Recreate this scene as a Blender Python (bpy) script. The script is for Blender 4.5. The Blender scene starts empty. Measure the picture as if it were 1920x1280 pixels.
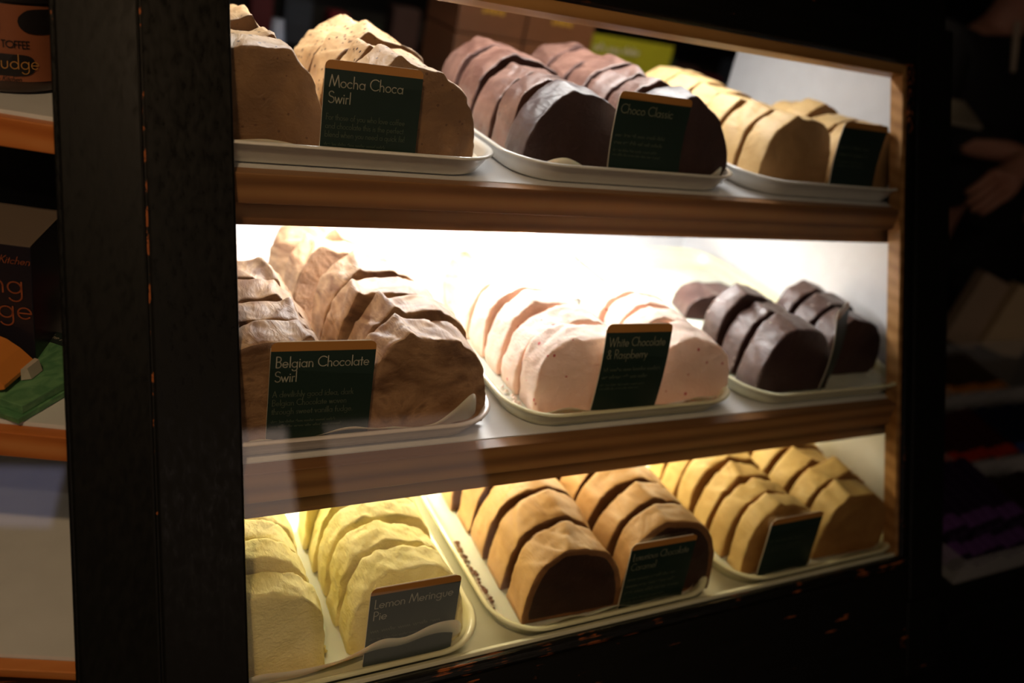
import bpy, math, random
from mathutils import Vector, noise, Matrix
R = math.radians
S = bpy.context.scene
COL = S.collection
# ---------------------------------------------------------------- camera, world, light, exposure
cam_d = bpy.data.cameras.new('camera'); cam = bpy.data.objects.new('camera', cam_d); COL.objects.link(cam)
cam.location = (-0.15513, -0.66526, 0.50666)
cam.rotation_euler = (1.119097, -0.198495, -0.463093)
cam_d.sensor_width = 36; cam_d.lens = 36 * 1583.40 / 1920
cam_d.clip_start = .01
cam_d.dof.use_dof = True; cam_d.dof.focus_distance = .86; cam_d.dof.aperture_fstop = 2.3
S.camera = cam
S.view_settings.view_transform = 'Standard'; S.view_settings.look = 'None'
S.view_settings.gamma = 1; S.view_settings.use_curve_mapping = False
S.view_settings.exposure = 0.0
w = bpy.data.worlds.new('dim_shop_air'); S.world = w; w.use_nodes = True
w.node_tree.nodes['Background'].inputs[0].default_value = (1.0, .62, .38, 1)
w.node_tree.nodes['Background'].inputs[1].default_value = .012

def area(name, loc, rot, sx, sy, power, col, parent=None, spread=180):
    d = bpy.data.lights.new(name, 'AREA'); d.shape = 'RECTANGLE'; d.size = sx; d.size_y = sy
    d.energy = power; d.color = col; d.spread = R(spread)
    o = bpy.data.objects.new(name, d); COL.objects.link(o); o.location = loc; o.rotation_euler = rot
    if parent: o.parent = parent
    return o
# strip lamps of the display case: (x centre, y, z, length, power, colour)
STRIPS = [(.42, .42, .535, .74, 4.6, (1.0, .95, .93)),
          (.45, .38, .222, .66, 7.6, (1.0, .97, .96)),
          (.44, .24, -.056, .80, 5.0, (1.0, .86, .56))]
# added unseen ceiling spots for warm fill: position, power, what they point at
ADDED_SPOTS = [((-.75, -1.3, 1.55), 14.0, (.35, .1, 0), 'nearest the display case front'), ((-.35, -2.4, 1.55), 12.0, (.3, 0, 0), 'farthest from the display case'), ((1.35, .72, 1.55), 70.0, (1.5, 1.7, .1), 'over the back table'),
         ((-.50, -.95, 1.55), 56.0, (-.28, .2, .05), 'above the left end of the case')]

# ---------------------------------------------------------------- helpers
T = 0.4428; ST, CT = math.sin(T), math.cos(T)
N_OUT = Vector((0, -CT, ST)); U = Vector((0, ST, CT))
def F(x, s, o=0): return Vector((x, 0, 0)) + U * s + N_OUT * o      # point on the slanted front
HL = Vector((-math.cos(R(20)), math.sin(R(20)), 0)); CO = Vector((-.076, 0, 0))
NL = HL.cross(U); NL.normalize()
if NL.y > 0: NL = -NL
def FL(k, s, o=0): return CO + HL * k + U * s + NL * o              # point on the angled left front
def lin(c):
    def f(v):
        v /= 255
        return v / 12.92 if v <= .04045 else ((v + .055) / 1.055) ** 2.4
    return (f(c[0]), f(c[1]), f(c[2]), 1)
def mesh(name, vs, fs, mats, parent=None, smooth=False, loc=None, rot=None, fm=None, bevel=0):
    me = bpy.data.meshes.new(name); me.from_pydata([tuple(v) for v in vs], [], fs)
    if not isinstance(mats, (list, tuple)): mats = [mats]
    for m in mats: me.materials.append(m)
    if fm: me.polygons.foreach_set('material_index', fm)
    if smooth: me.polygons.foreach_set('use_smooth', [True] * len(me.polygons))
    me.update(); me.validate()
    o = bpy.data.objects.new(name, me); COL.objects.link(o)
    if loc is not None: o.location = loc
    if rot is not None: o.rotation_euler = rot
    if parent: o.parent = parent
    if bevel:
        b = o.modifiers.new('bevel', 'BEVEL'); b.width = bevel; b.segments = 2; b.limit_method = 'ANGLE'
    return o
class MB:
    def __init__(s): s.v = []; s.f = []; s.m = []
    def add(s, vs, fs, mi=0):
        n = len(s.v); s.v += [Vector(v) for v in vs]; s.f += [tuple(i + n for i in f) for f in fs]; s.m += [mi] * len(fs); return s
    def hexa(s, c, mi=0):        # 8 corners: bottom ring, top ring
        return s.add(c, [(0,3,2,1),(4,5,6,7),(0,1,5,4),(1,2,6,5),(2,3,7,6),(3,0,4,7)], mi)
    def box(s, a, b, mi=0):
        x0,y0,z0 = a; x1,y1,z1 = b
        return s.hexa([(x0,y0,z0),(x1,y0,z0),(x1,y1,z0),(x0,y1,z0),(x0,y0,z1),(x1,y0,z1),(x1,y1,z1),(x0,y1,z1)], mi)
    def fbox(s, fn, a0, a1, s0, s1, o0, o1, mi=0):   # box in a slanted front's own coordinates
        return s.hexa([fn(a0,s0,o1),fn(a1,s0,o1),fn(a1,s0,o0),fn(a0,s0,o0),fn(a0,s1,o1),fn(a1,s1,o1),fn(a1,s1,o0),fn(a0,s1,o0)], mi)
    def rings(s, rings, mi=0, c0=True, c1=True):
        n = len(rings[0]); b = len(s.v)
        for r in rings: s.v += [Vector(p) for p in r]
        for i in range(len(rings)-1):
            for k in range(n):
                s.f.append((b+i*n+k, b+i*n+(k+1)%n, b+(i+1)*n+(k+1)%n, b+(i+1)*n+k)); s.m.append(mi)
        if c0: s.f.append(tuple(b+k for k in range(n))[::-1]); s.m.append(mi)
        if c1: s.f.append(tuple(b+(len(rings)-1)*n+k for k in range(n))); s.m.append(mi)
        return s
    def cyl(s, p, q, r0, r1=None, n=20, mi=0):
        p = Vector(p); q = Vector(q); d = (q-p).normalized(); a = d.orthogonal().normalized(); b = d.cross(a); r1 = r0 if r1 is None else r1
        return s.rings([[p+(a*math.cos(2*math.pi*k/n)+b*math.sin(2*math.pi*k/n))*r0 for k in range(n)],
                        [q+(a*math.cos(2*math.pi*k/n)+b*math.sin(2*math.pi*k/n))*r1 for k in range(n)]], mi)
    def go(s, name, mats, parent=None, **k): return mesh(name, s.v, s.f, mats, parent, fm=s.m, **k)
def tag(o, label=None, cat=None, group=None, kind=None):
    if label: o['label'] = label
    if cat: o['category'] = cat
    if group: o['group'] = group
    if kind: o['kind'] = kind
    return o
def empty(name, loc, rz=0):
    o = bpy.data.objects.new(name, None); COL.objects.link(o); o.location = loc; o.rotation_euler = (0, 0, rz); o.empty_display_size = .02; return o

# ---------------------------------------------------------------- materials
def newmat(name):
    m = bpy.data.materials.new(name); m.use_nodes = True; nt = m.node_tree; return m, nt, nt.nodes['Principled BSDF']
def nd(nt, t, **k):
    n = nt.nodes.new(t)
    for a, b in k.items():
        if a in n.inputs: n.inputs[a].default_value = b
        else: setattr(n, a, b)
    return n
def ramp(nt, stops, fac=None):
    r = nt.nodes.new('ShaderNodeValToRGB'); e = r.color_ramp.elements
    while len(e) < len(stops): e.new(.5)
    for i, (p, c) in enumerate(stops): e[i].position = p; e[i].color = c
    if fac is not None: nt.links.new(fac, r.inputs[0])
    return r
def coords(nt, scale=(1,1,1), rnd=True):
    tc = nt.nodes.new('ShaderNodeTexCoord'); mp = nt.nodes.new('ShaderNodeMapping'); mp.inputs['Scale'].default_value = scale
    if rnd:
        oi = nt.nodes.new('ShaderNodeObjectInfo'); mu = nd(nt, 'ShaderNodeVectorMath', operation='SCALE'); cx = nt.nodes.new('ShaderNodeCombineXYZ')
        for i in range(3): nt.links.new(oi.outputs['Random'], cx.inputs[i])
        mu.inputs['Scale'].default_value = 7.0; nt.links.new(cx.outputs[0], mu.inputs[0])
        ad = nd(nt, 'ShaderNodeVectorMath', operation='ADD'); nt.links.new(tc.outputs['Object'], ad.inputs[0]); nt.links.new(mu.outputs[0], ad.inputs[1])
        nt.links.new(ad.outputs[0], mp.inputs[0])
    else: nt.links.new(tc.outputs['Object'], mp.inputs[0])
    return mp.outputs[0]
def bump(nt, bs, h, strength=.3, dist=.002):
    b = nt.nodes.new('ShaderNodeBump'); b.inputs['Strength'].default_value = strength; b.inputs['Distance'].default_value = dist
    nt.links.new(h, b.inputs['Height']); nt.links.new(b.outputs[0], bs.inputs['Normal']); return b
def plain(name, c, rough=.5, metal=0, **k):
    m, nt, b = newmat(name); b.inputs['Base Color'].default_value = lin(c); b.inputs['Roughness'].default_value = rough; b.inputs['Metallic'].default_value = metal
    co = coords(nt); n = nd(nt, 'ShaderNodeTexNoise', Scale=35.0, Detail=4.0); nt.links.new(co, n.inputs[0])
    a = lin(c); r = ramp(nt, [(.3, (a[0]*.93, a[1]*.93, a[2]*.93, 1)), (.7, a)], n.outputs[0]); nt.links.new(r.outputs[0], b.inputs['Base Color'])
    if 'coat' in k: b.inputs['Coat Weight'].default_value = k['coat']
    if 'sss' in k: b.inputs['Subsurface Weight'].default_value = k['sss']; b.inputs['Subsurface Scale'].default_value = .01
    return m
def emis(name, c, s):
    m = bpy.data.materials.new(name); m.use_nodes = True; nt = m.node_tree; nt.nodes.clear()
    e = nt.nodes.new('ShaderNodeEmission'); e.inputs[0].default_value = (*c[:3], 1); e.inputs[1].default_value = s
    o = nt.nodes.new('ShaderNodeOutputMaterial'); nt.links.new(e.outputs[0], o.inputs[0]); return m
def fudge(name, a, b_, c=None, rough=.5, swirl=9.0, dist=2.5, speck=None, sden=60, sth=.16, bumpk=.6, grain=0, sss=0, spec=.4):
    """a,b_: the two tones swirled together; c: third tone; speck: colour of the bits"""
    m, nt, bs = newmat(name); co = coords(nt, (1, .6, 1.5))
    n1 = nd(nt, 'ShaderNodeTexNoise', Scale=swirl, Detail=5.0, Distortion=dist); nt.links.new(co, n1.inputs[0])
    st = [(.36, lin(a)), (.62, lin(b_))]
    if c: st.append((.76, lin(c)))
    col = ramp(nt, st, n1.outputs[0]).outputs[0]
    if speck:
        co2 = coords(nt, (1, 1, 1)); v = nd(nt, 'ShaderNodeTexVoronoi', Scale=float(sden)); nt.links.new(co2, v.inputs[0])
        n3 = nd(nt, 'ShaderNodeTexNoise', Scale=sden*2.2, Detail=2.0); nt.links.new(co2, n3.inputs[0])
        ad = nd(nt, 'ShaderNodeMath', operation='MULTIPLY_ADD'); ad.inputs[1].default_value = .35; nt.links.new(n3.outputs[0], ad.inputs[0]); nt.links.new(v.outputs['Distance'], ad.inputs[2])
        fr = ramp(nt, [(sth+.15, (1,1,1,1)), (sth+.20, (0,0,0,1))], ad.outputs[0])
        mx = nd(nt, 'ShaderNodeMix', data_type='RGBA'); nt.links.new(fr.outputs[0], mx.inputs[0]); nt.links.new(col, mx.inputs[6]); mx.inputs[7].default_value = lin(speck); col = mx.outputs[2]
    nt.links.new(col, bs.inputs['Base Color'])
    bs.inputs['Roughness'].default_value = rough; bs.inputs['Specular IOR Level'].default_value = spec
    if sss: bs.inputs['Subsurface Weight'].default_value = sss; bs.inputs['Subsurface Scale'].default_value = .006; bs.inputs['Subsurface Radius'].default_value = (1, .8, .5)
    co3 = coords(nt, (1, .35, 1)); n2 = nd(nt, 'ShaderNodeTexNoise', Scale=42.0, Detail=7.0, Distortion=2.2, Roughness=.6); nt.links.new(co3, n2.inputs[0])
    h = n2.outputs[0]
    if grain:
        n4 = nd(nt, 'ShaderNodeTexNoise', Scale=260.0, Detail=4.0); nt.links.new(co, n4.inputs[0])
        mm = nd(nt, 'ShaderNodeMath', operation='MULTIPLY_ADD'); mm.inputs[1].default_value = grain; nt.links.new(n4.outputs[0], mm.inputs[0]); nt.links.new(n2.outputs[0], mm.inputs[2]); h = mm.outputs[0]
    bump(nt, bs, h, bumpk, .003)
    return m
FM = {  # flavour: (skin, cut face)
 'mocha': (fudge('mocha_skin', (184,148,106), (214,180,134), (150,116,90), speck=(60,36,28), sden=110, sth=.20, rough=.45),
           fudge('mocha_cut', (140,104,70), (118,86,58), speck=(98,66,44), sden=90, sth=.11, rough=.65, grain=.4)),
 'choco': (fudge('choco_skin', (96,66,56), (124,92,80), (78,50,42), speck=(160,120,98), sden=95, sth=.07, rough=.38, spec=.5),
           fudge('choco_cut', (62,32,24), (72,40,30), rough=.65, grain=.5)),
 'dark': (fudge('dark_skin', (66,48,46), (86,68,66), (54,38,36), rough=.36, spec=.5),
           fudge('dark_cut', (48,27,22), (56,33,27), rough=.6, grain=.5)),
 'vanilla': (fudge('vanilla_skin', (204,168,112), (220,186,130), rough=.5, swirl=7),
           fudge('vanilla_cut', (150,112,68), (164,124,78), rough=.65, grain=.3)),
 'belgian': (fudge('belgian_skin', (150,112,84), (208,172,134), (120,82,60), rough=.45, swirl=14, dist=3.5),
           fudge('belgian_cut', (104,72,48), (164,126,92), (86,58,40), rough=.65, swirl=9, dist=3, grain=.4)),
 'pink': (fudge('raspberry_skin', (242,218,204), (248,228,216), speck=(214,104,106), sden=55, sth=.09, rough=.6, grain=.5, sss=.15),
           fudge('raspberry_cut', (240,200,178), (244,208,188), speck=(190,64,66), sden=50, sth=.09, rough=.65, grain=.5, sss=.15)),
 'salt': (fudge('sea_salt_skin', (70,50,46), (90,68,62), (58,40,36), speck=(225,215,205), sden=80, sth=.06, rough=.36, spec=.5),
           fudge('sea_salt_cut', (52,29,24), (60,36,30), rough=.55, grain=.4)),
 'lemon': (fudge('lemon_skin', (234,222,150), (242,232,172), rough=.6, swirl=12, grain=.7, sss=.12),
           fudge('lemon_cut', (226,210,138), (236,222,156), rough=.7, grain=.8, sss=.1)),
 'caramel': (fudge('caramel_skin', (184,142,92), (200,160,108), (164,122,76), rough=.45, swirl=6),
           fudge('caramel_cut', (104,68,38), (122,82,48), rough=.6, grain=.3)),
 'toffee': (fudge('toffee_skin', (200,170,108), (214,186,124), (176,144,86), rough=.5, swirl=9, grain=.3),
           fudge('toffee_cut', (150,106,54), (168,124,68), rough=.65, grain=.4)),
}
M_COMP = fudge('chocolate_centre', (46,24,16), (54,30,20), rough=.6, grain=.4)
M_TRAY = plain('white_enamel', (232,230,222), .22, coat=.3); M_TRAYC = plain('cream_enamel', (228,226,190), .24, coat=.3); M_TRAYP = plain('lilac_white_enamel', (226,216,210), .24, coat=.3)
M_LAM = plain('white_laminate', (224,224,226), .35); M_LAMC = plain('cream_laminate', (222,220,196), .4)
M_PAPER = plain('greaseproof_paper', (226,214,192), .75, sss=.3)
M_CARD = plain('card_green', (22,44,36), .5); M_BAND = plain('card_gold', (172,120,58), .45); M_CEDGE = plain('card_white', (214,204,186), .6)
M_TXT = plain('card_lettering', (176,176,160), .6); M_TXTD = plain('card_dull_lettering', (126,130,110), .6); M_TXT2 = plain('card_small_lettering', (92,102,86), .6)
def woodmat(name, a, b_, c, rough=.4, sx=1.2, rings=9.0):
    m, nt, bs = newmat(name); co = coords(nt, (sx, 14, 14))
    n = nd(nt, 'ShaderNodeTexNoise', Scale=3.0, Detail=6.0, Distortion=.4); nt.links.new(co, n.inputs[0])
    wv = nd(nt, 'ShaderNodeTexWave', wave_type='BANDS', bands_direction='Z', Scale=rings*.12, Distortion=3.0, Detail=3.0); nt.links.new(co, wv.inputs[0])
    mu = nd(nt, 'ShaderNodeMath', operation='MULTIPLY_ADD'); mu.inputs[1].default_value = .45; nt.links.new(wv.outputs['Fac'], mu.inputs[0]); 
    m2 = nd(nt, 'ShaderNodeMath', operation='MULTIPLY'); m2.inputs[1].default_value = .6; nt.links.new(n.outputs[0], m2.inputs[0]); nt.links.new(m2.outputs[0], mu.inputs[2])
    r = ramp(nt, [(.2, lin(a)), (.5, lin(b_)), (.8, lin(c))], mu.outputs[0]); nt.links.new(r.outputs[0], bs.inputs['Base Color'])
    bs.inputs['Roughness'].default_value = rough; bump(nt, bs, mu.outputs[0], .15, .001); return m
M_WOOD = woodmat('varnished_pine', (106,70,42), (140,98,60), (160,116,74))
M_WOODO = woodmat('orange_pine', (188,104,48), (210,126,64), (222,144,82))
M_INWOOD = woodmat('inner_frame_wood', (150,104,56), (172,124,72), (186,138,84), sx=4)
def black_mat(name, wear_lo, grain=(60, 60, 2), rough=.38, spec=.14, wear=11.0):
    m, nt, bs = newmat(name); bs.inputs['Specular IOR Level'].default_value = spec; tc = nt.nodes.new('ShaderNodeTexCoord'); mp = nt.nodes.new('ShaderNodeMapping')
    mp.inputs['Rotation'].default_value = (T, 0, 0); mp.inputs['Scale'].default_value = grain; nt.links.new(tc.outputs['Object'], mp.inputs[0])
    n = nd(nt, 'ShaderNodeTexNoise', Scale=3.0, Detail=7.0, Roughness=.65); nt.links.new(mp.outputs[0], n.inputs[0])
    n2 = nd(nt, 'ShaderNodeTexNoise', Scale=wear, Detail=3.0); nt.links.new(tc.outputs['Object'], n2.inputs[0])
    mu = nd(nt, 'ShaderNodeMath', operation='MULTIPLY'); nt.links.new(n.outputs[0], mu.inputs[0]); nt.links.new(n2.outputs[0], mu.inputs[1])
    r = ramp(nt, [(wear_lo, (.006, .006, .005, 1)), (wear_lo+.012, lin((150,84,40)))], mu.outputs[0]); nt.links.new(r.outputs[0], bs.inputs['Base Color'])
    rr = ramp(nt, [(.3, (rough-.1,)*3+(1,)), (.7, (rough+.2,)*3+(1,))], n.outputs[0]); nt.links.new(rr.outputs[0], bs.inputs['Roughness'])
    bump(nt, bs, n.outputs[0], .25, .0006); return m
M_BLK = black_mat('worn_black_paint', .475); M_BLKS = black_mat('worn_black_paint_stile', .475, rough=.3, spec=.13); M_BLKH = black_mat('worn_black_paint_rail', .40, (3, 90, 90), wear=24.0); M_BEAD = black_mat('worn_black_bead', .36, (90, 90, 14), .25); M_BEADH = black_mat('worn_black_moulding', .335, (5, 160, 160), .25, spec=.5, wear=30.0)
M_DARK = plain('dark_board', (20,18,16), .6); M_BLKP = plain('black_card', (22,20,20), .45)
def glass_mat():
    m = bpy.data.materials.new('pane_glass'); m.use_nodes = True; nt = m.node_tree; nt.nodes.clear()
    t = nt.nodes.new('ShaderNodeBsdfTransparent'); t.inputs[0].default_value = (.97,.98,.97,1)
    g = nt.nodes.new('ShaderNodeBsdfGlossy'); g.inputs['Roughness'].default_value = .0
    fr = nt.nodes.new('ShaderNodeFresnel'); ge = nt.nodes.new('ShaderNodeNewGeometry')
    io = nd(nt, 'ShaderNodeMath', operation='MULTIPLY_ADD'); nt.links.new(ge.outputs['Backfacing'], io.inputs[0]); io.inputs[1].default_value = 1/1.5-1.5; io.inputs[2].default_value = 1.5
    nt.links.new(io.outputs[0], fr.inputs[0])   # same 1.5 index seen from both sides of each glass face
    mx = nt.nodes.new('ShaderNodeMixShader'); o = nt.nodes.new('ShaderNodeOutputMaterial')
    nt.links.new(fr.outputs[0], mx.inputs[0]); nt.links.new(t.outputs[0], mx.inputs[1]); nt.links.new(g.outputs[0], mx.inputs[2]); nt.links.new(mx.outputs[0], o.inputs[0]); return m
M_GLASS = glass_mat()

# ---------------------------------------------------------------- stroke lettering
def arc(cx, cy, r, a0, a1, ry=None):
    n = max(4, int(abs(a1-a0)/20)); ry = r if ry is None else ry
    return [(cx + r*math.cos(R(a0+(a1-a0)*i/n)), cy + ry*math.sin(R(a0+(a1-a0)*i/n))) for i in range(n+1)]
O_ = lambda x=.27: arc(x, .25, .24, 0, 360)
G = {
 'a': (.62, [O_(.28), [(.53,.5),(.53,0)]]), 'b': (.62, [O_(.32), [(.07,1),(.07,0)]]), 'c': (.5, [arc(.28,.25,.24,48,312)]),
 'd': (.62, [O_(.28), [(.53,1),(.53,0)]]), 'e': (.58, [[(.04,.25),(.52,.25)] + arc(.28,.25,.24,0,318)[1:]]), 'f': (.3, [[(.13,0),(.13,.82)]+arc(.27,.82,.14,180,80), [(.02,.5),(.26,.5)]]),
 'g': (.62, [O_(.28), [(.53,.5),(.53,-.1)]+arc(.29,-.1,.24,0,-150)[1:]]), 'h': (.52, [[(.07,1),(.07,0)], [(.07,.25)]+arc(.25,.28,.18,180,0,.22)+[(.43,0)]]),
 'i': (.18, [[(.09,.5),(.09,0)], [(.09,.68),(.09,.73)]]), 'k': (.46, [[(.07,1),(.07,0)], [(.38,.5),(.07,.24)], [(.17,.32),(.42,0)]]), 'l': (.18, [[(.09,1),(.09,0)]]),
 'm': (.82, [[(.07,.5),(.07,0)], [(.07,.28)]+arc(.24,.3,.17,180,0,.2)+[(.41,0)], [(.41,.28)]+arc(.58,.3,.17,180,0,.2)+[(.75,0)]]), 'n': (.52, [[(.07,.5),(.07,0)], [(.07,.25)]+arc(.25,.28,.18,180,0,.22)+[(.43,0)]]),
 'o': (.56, [O_(.28)]), 'p': (.62, [O_(.32), [(.07,.5),(.07,-.36)]]), 'q': (.62, [O_(.28), [(.53,.5),(.53,-.36)]]), 'r': (.3, [[(.07,.5),(.07,0)], [(.07,.28)]+arc(.22,.32,.15,180,70,.17)]),
 's': (.38, [arc(.19,.37,.12,40,270) + arc(.19,.13,.12,90,-140)[1:]]), 't': (.28, [[(.14,.78),(.14,0)], [(.02,.5),(.26,.5)]]), 'u': (.52, [[(.07,.5),(.07,.2)]+arc(.25,.2,.18,180,360,.2)+[(.43,.5)]]),
 'v': (.44, [[(.03,.5),(.21,0),(.4,.5)]]), 'w': (.68, [[(.02,.5),(.18,0),(.33,.48),(.48,0),(.65,.5)]]), 'x': (.44, [[(.04,.5),(.38,0)],[(.38,.5),(.04,0)]]), 'y': (.44, [[(.03,.5),(.22,.02)],[(.41,.5),(.1,-.36)]]),
 'A': (.72, [[(.02,0),(.35,1),(.68,0)],[(.13,.33),(.57,.33)]]), 'B': (.58, [[(.08,0),(.08,1),(.25,1)]+arc(.25,.76,.24,90,-90)[1:]+[(.08,.52)], [(.25,.52)]+arc(.25,.26,.27,90,-90)[1:]+[(.08,0)]]),
 'C': (.86, [arc(.52,.5,.47,48,312)]), 'E': (.5, [[(.45,1),(.08,1),(.08,0),(.45,0)],[(.08,.5),(.42,.5)]]), 'F': (.46, [[(.43,1),(.08,1),(.08,0)],[(.08,.5),(.4,.5)]]), 'L': (.42, [[(.08,1),(.08,0),(.4,0)]]),
 'M': (.96, [[(.03,0),(.2,1),(.48,.1),(.76,1),(.93,0)]]), 'O': (1.0, [arc(.5,.5,.47,0,360)]), 'P': (.54, [[(.08,0),(.08,1),(.24,1)]+arc(.24,.74,.25,90,-90)[1:]+[(.08,.49)]]),
 'R': (.56, [[(.08,0),(.08,1),(.24,1)]+arc(.24,.74,.25,90,-90)[1:]+[(.08,.49)],[(.26,.49),(.5,0)]]), 'S': (.56, [arc(.28,.76,.22,30,270) + arc(.28,.27,.26,90,-150)[1:]]),
 'T': (.52, [[(.02,1),(.5,1)],[(.26,1),(.26,0)]]), 'W': (1.1, [[(.03,1),(.3,0),(.54,.9),(.78,0),(1.06,1)]]),
 '&': (.66, [[(.6,0),(.14,.72)]+arc(.27,.8,.15,200,-20)[1:]+[(.36,.62),(.12,.36)]+arc(.26,.23,.21,150,330,.23)[1:]+[(.58,.45)]]),
 'K': (.6, [[(.08,1),(.08,0)],[(.54,1),(.08,.42)],[(.2,.57),(.58,0)]]), ' ': (.28, []), '.': (.18, [[(.09,0),(.09,.05)]]), ',': (.18, [[(.1,.05),(.06,-.1)]]), '!': (.2, [[(.1,1),(.1,.25)],[(.1,0),(.1,.05)]]),
}
def strokes(txt, size, x0, z0, squeeze=1.0):
    out = []; x = x0
    for ch in txt:
        adv, ps = G[ch]
        for q in ps: out.append([(x + a*size*squeeze, z0 + b*size) for a, b in q])
        x += (adv + .045) * size * squeeze
    return out, x
def scribble(seed, size, x0, z0, length):
    rr = random.Random(seed); out = []; x = x0; end = x0 + length
    while x < end:
        wl = size * rr.uniform(1.2, 3.4); q = []
        k = 0
        while k * size * .22 < wl:
            q.append((x + k*size*.22, z0 + (0 if k % 2 else size*.5) + (size*.4 if rr.random() < .12 else 0))); k += 1
        out.append(q); x += wl + size*.4
    return out
def ribbon(mb, polys, wd, mp):
    for q in polys:
        q = [Vector(p) for p in q]; n = len(q)
        for i in range(n-1):     # one overlapping quad per segment keeps sharp corners full width
            d = q[i+1]-q[i]
            if d.length < 1e-9: continue
            d.normalize(); nn = Vector((-d.y, d.x))*wd*.5; e = d*wd*.35
            mb.add([mp(*(q[i]-e+nn)), mp(*(q[i]-e-nn)), mp(*(q[i+1]+e-nn)), mp(*(q[i+1]+e+nn))], [(0,1,2,3)])

# ---------------------------------------------------------------- the room
M_FLOOR = woodmat('shop_floor', (38,26,18), (48,34,24), (58,42,30), .5)
M_WALL = plain('dark_wall', (52,44,38), .8); M_CEIL = plain('ceiling_paint', (70,64,58), .9)
def struct(name, mb, m):
    o = mb.go(name, m); o['kind'] = 'structure'; return o
struct('floor', MB().box((-4,-4.2,-1.0), (5,4,-.93)), M_FLOOR)
struct('ceiling', MB().box((-4,-4.2,1.65), (5,4,1.72)), M_CEIL)
struct('wall_back', MB().box((-4,3.9,-.93), (5,4,1.65)), M_WALL)
struct('wall_left', MB().box((-4,-4.1,-.93), (-3.9,3.9,1.65)), M_WALL)
struct('wall_right', MB().box((4.9,-4.1,-.93), (5,3.9,1.65)), M_WALL)
wf = MB()   # the shop front behind the photographer: wall with openings
X = [-3.9, -1.6, -1.05, -.85, -.05, .12, .30, 4.9]
wf.box((-3.9,-4.2,-.93), (4.9,-4.1,-.2)); wf.box((-3.9,-4.2,1.3), (4.9,-4.1,1.65))
WIN = [(-3.8,-3.1,.55,.98), (.10,1.10,-.18,1.28), (1.26,2.35,-.18,1.28)]
for a, b in ((-3.9,-3.8), (-3.1,.10), (1.10,1.26), (2.35,4.9)): wf.box((a,-4.2,-.2), (b,-4.1,1.3))
wf.box((-3.8,-4.2,-.2), (-3.1,-4.1,.55)); wf.box((-3.8,-4.2,.98), (-3.1,-4.1,1.3))
struct('wall_front', wf, M_WALL)
for i, (sp, pw, aim, wh) in enumerate(ADDED_SPOTS):  # unseen spots added to light the case front, left end and back
    o = empty('added_ceiling_spot', (sp[0], sp[1], 1.6495)); tag(o, 'unseen warm spotlight added on the shop ceiling %s' % wh, 'spotlight')
    MB().cyl((0,0,-.12), (0,0,0), .05, .05).go('added_spot_can', M_WALL, o)
    MB().cyl((0,0,-.124), (0,0,-.1205), .04, .04).go('added_spot_lens', emis('added_spot_glow', (1,.7,.42), 6.0), o)
    d = bpy.data.lights.new('added_spot_lamp', 'SPOT'); d.energy = pw; d.color = (1, .64, .34) if i == 3 else (1, .78, .56); d.spot_size = R(75); d.spot_blend = .8; d.shadow_soft_size = .05
    l = bpy.data.objects.new('added_spot_lamp', d); COL.objects.link(l); l.location = (sp[0], sp[1], 1.52)
    l.rotation_euler = (Vector(aim) - l.location).to_track_quat('-Z', 'Y').to_euler()
sky = emis('daylight_through_window', (.62, .60, .95), .9); skyw = emis('bright_street_through_window', (.95, .70, .58), 1.5)
skyd = emis('shaded_street_through_window', (.95, .70, .58), .7); low = emis('dim_street_through_window', (.9, .66, .46), .38)
for i, (a, b, z0, z1) in enumerate(WIN):
    wn = MB()
    wn.box((a,-4.18,z0-.02), (a+.03,-4.08,z1+.02)); wn.box((b-.03,-4.18,z0-.02), (b,-4.08,z1+.02)); wn.box((a+.03,-4.18,z0-.02), (b-.03,-4.08,z0+.02)); wn.box((a+.03,-4.18,z1-.02), (b-.03,-4.08,z1+.02))
    if i: wn.box((a+.03,-4.18,.60), (b-.03,-4.08,.64))
    o = struct('window_%d' % (i+1), wn, M_BLKP)
    if i: MB().box((a+.03,-4.16,.64), (b-.03,-4.15,z1-.02)).go('window_pane', (skyw, skyd)[i-1], o); MB().box((a+.03,-4.16,z0+.02), (b-.03,-4.15,.60)).go('window_pane', low, o)
    else: MB().box((a+.03,-4.16,z0+.02), (b-.03,-4.15,z1-.02)).go('window_pane', sky, o)

# ---------------------------------------------------------------- the display case
case = empty('display_case', (.45, .3, -.42)); 
tag(case, 'black painted glass-fronted display case with pine shelves holding trays of fudge', 'display case')
def C(name, mb, mats, label=None, par=None, **k):
    off = case.location
    mb.v = [v - off for v in mb.v]; o = mb.go(name, mats, par or case, **k)
    if label: o['label'] = label
    return o
XR = .955; XW = .997; YB = .61; Z1 = .2582; Z2 = 0.0; Z3 = -.225
# black frame
C('frame_stile', MB().fbox(F, -.076, 0.0, -.42, .66, -.030, .004), M_BLKS, bevel=.0025)
C('frame_stile', MB().fbox(F, XR+.014, 1.049, -.30, .557, -.030, .006), M_BLK, bevel=.003)
C('frame_bead', MB().fbox(F, XR, XR+.014, -.236, .500, -.02, .001), M_BEAD, bevel=.003)
C('frame_rail', MB().fbox(F, 0, XR+.014, .500, .557, -.03, .006), M_BLKH, bevel=.003)
C('frame_rail', MB().fbox(F, 0, XR+.014, -.42, -.246, -.03, .004), M_BLKH, bevel=.003)
C('frame_bead', MB().fbox(F, 0, XR+.014, -.245, -.2295, -.02, .006), M_BEADH, bevel=.004)
C('frame_stile', MB().fbox(F, XR+.014, 1.049, -.42, -.301, -.03, .004), M_BLKH, bevel=.003)
C('frame_stile', MB().fbox(FL, .0005, .0705, -.42, .66, -.030, .004), M_BLK, bevel=.0025)
C('frame_bead', MB().fbox(FL, .071, .0755, -.19, .66, -.02, .000), M_BEAD, bevel=.0015)
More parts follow.
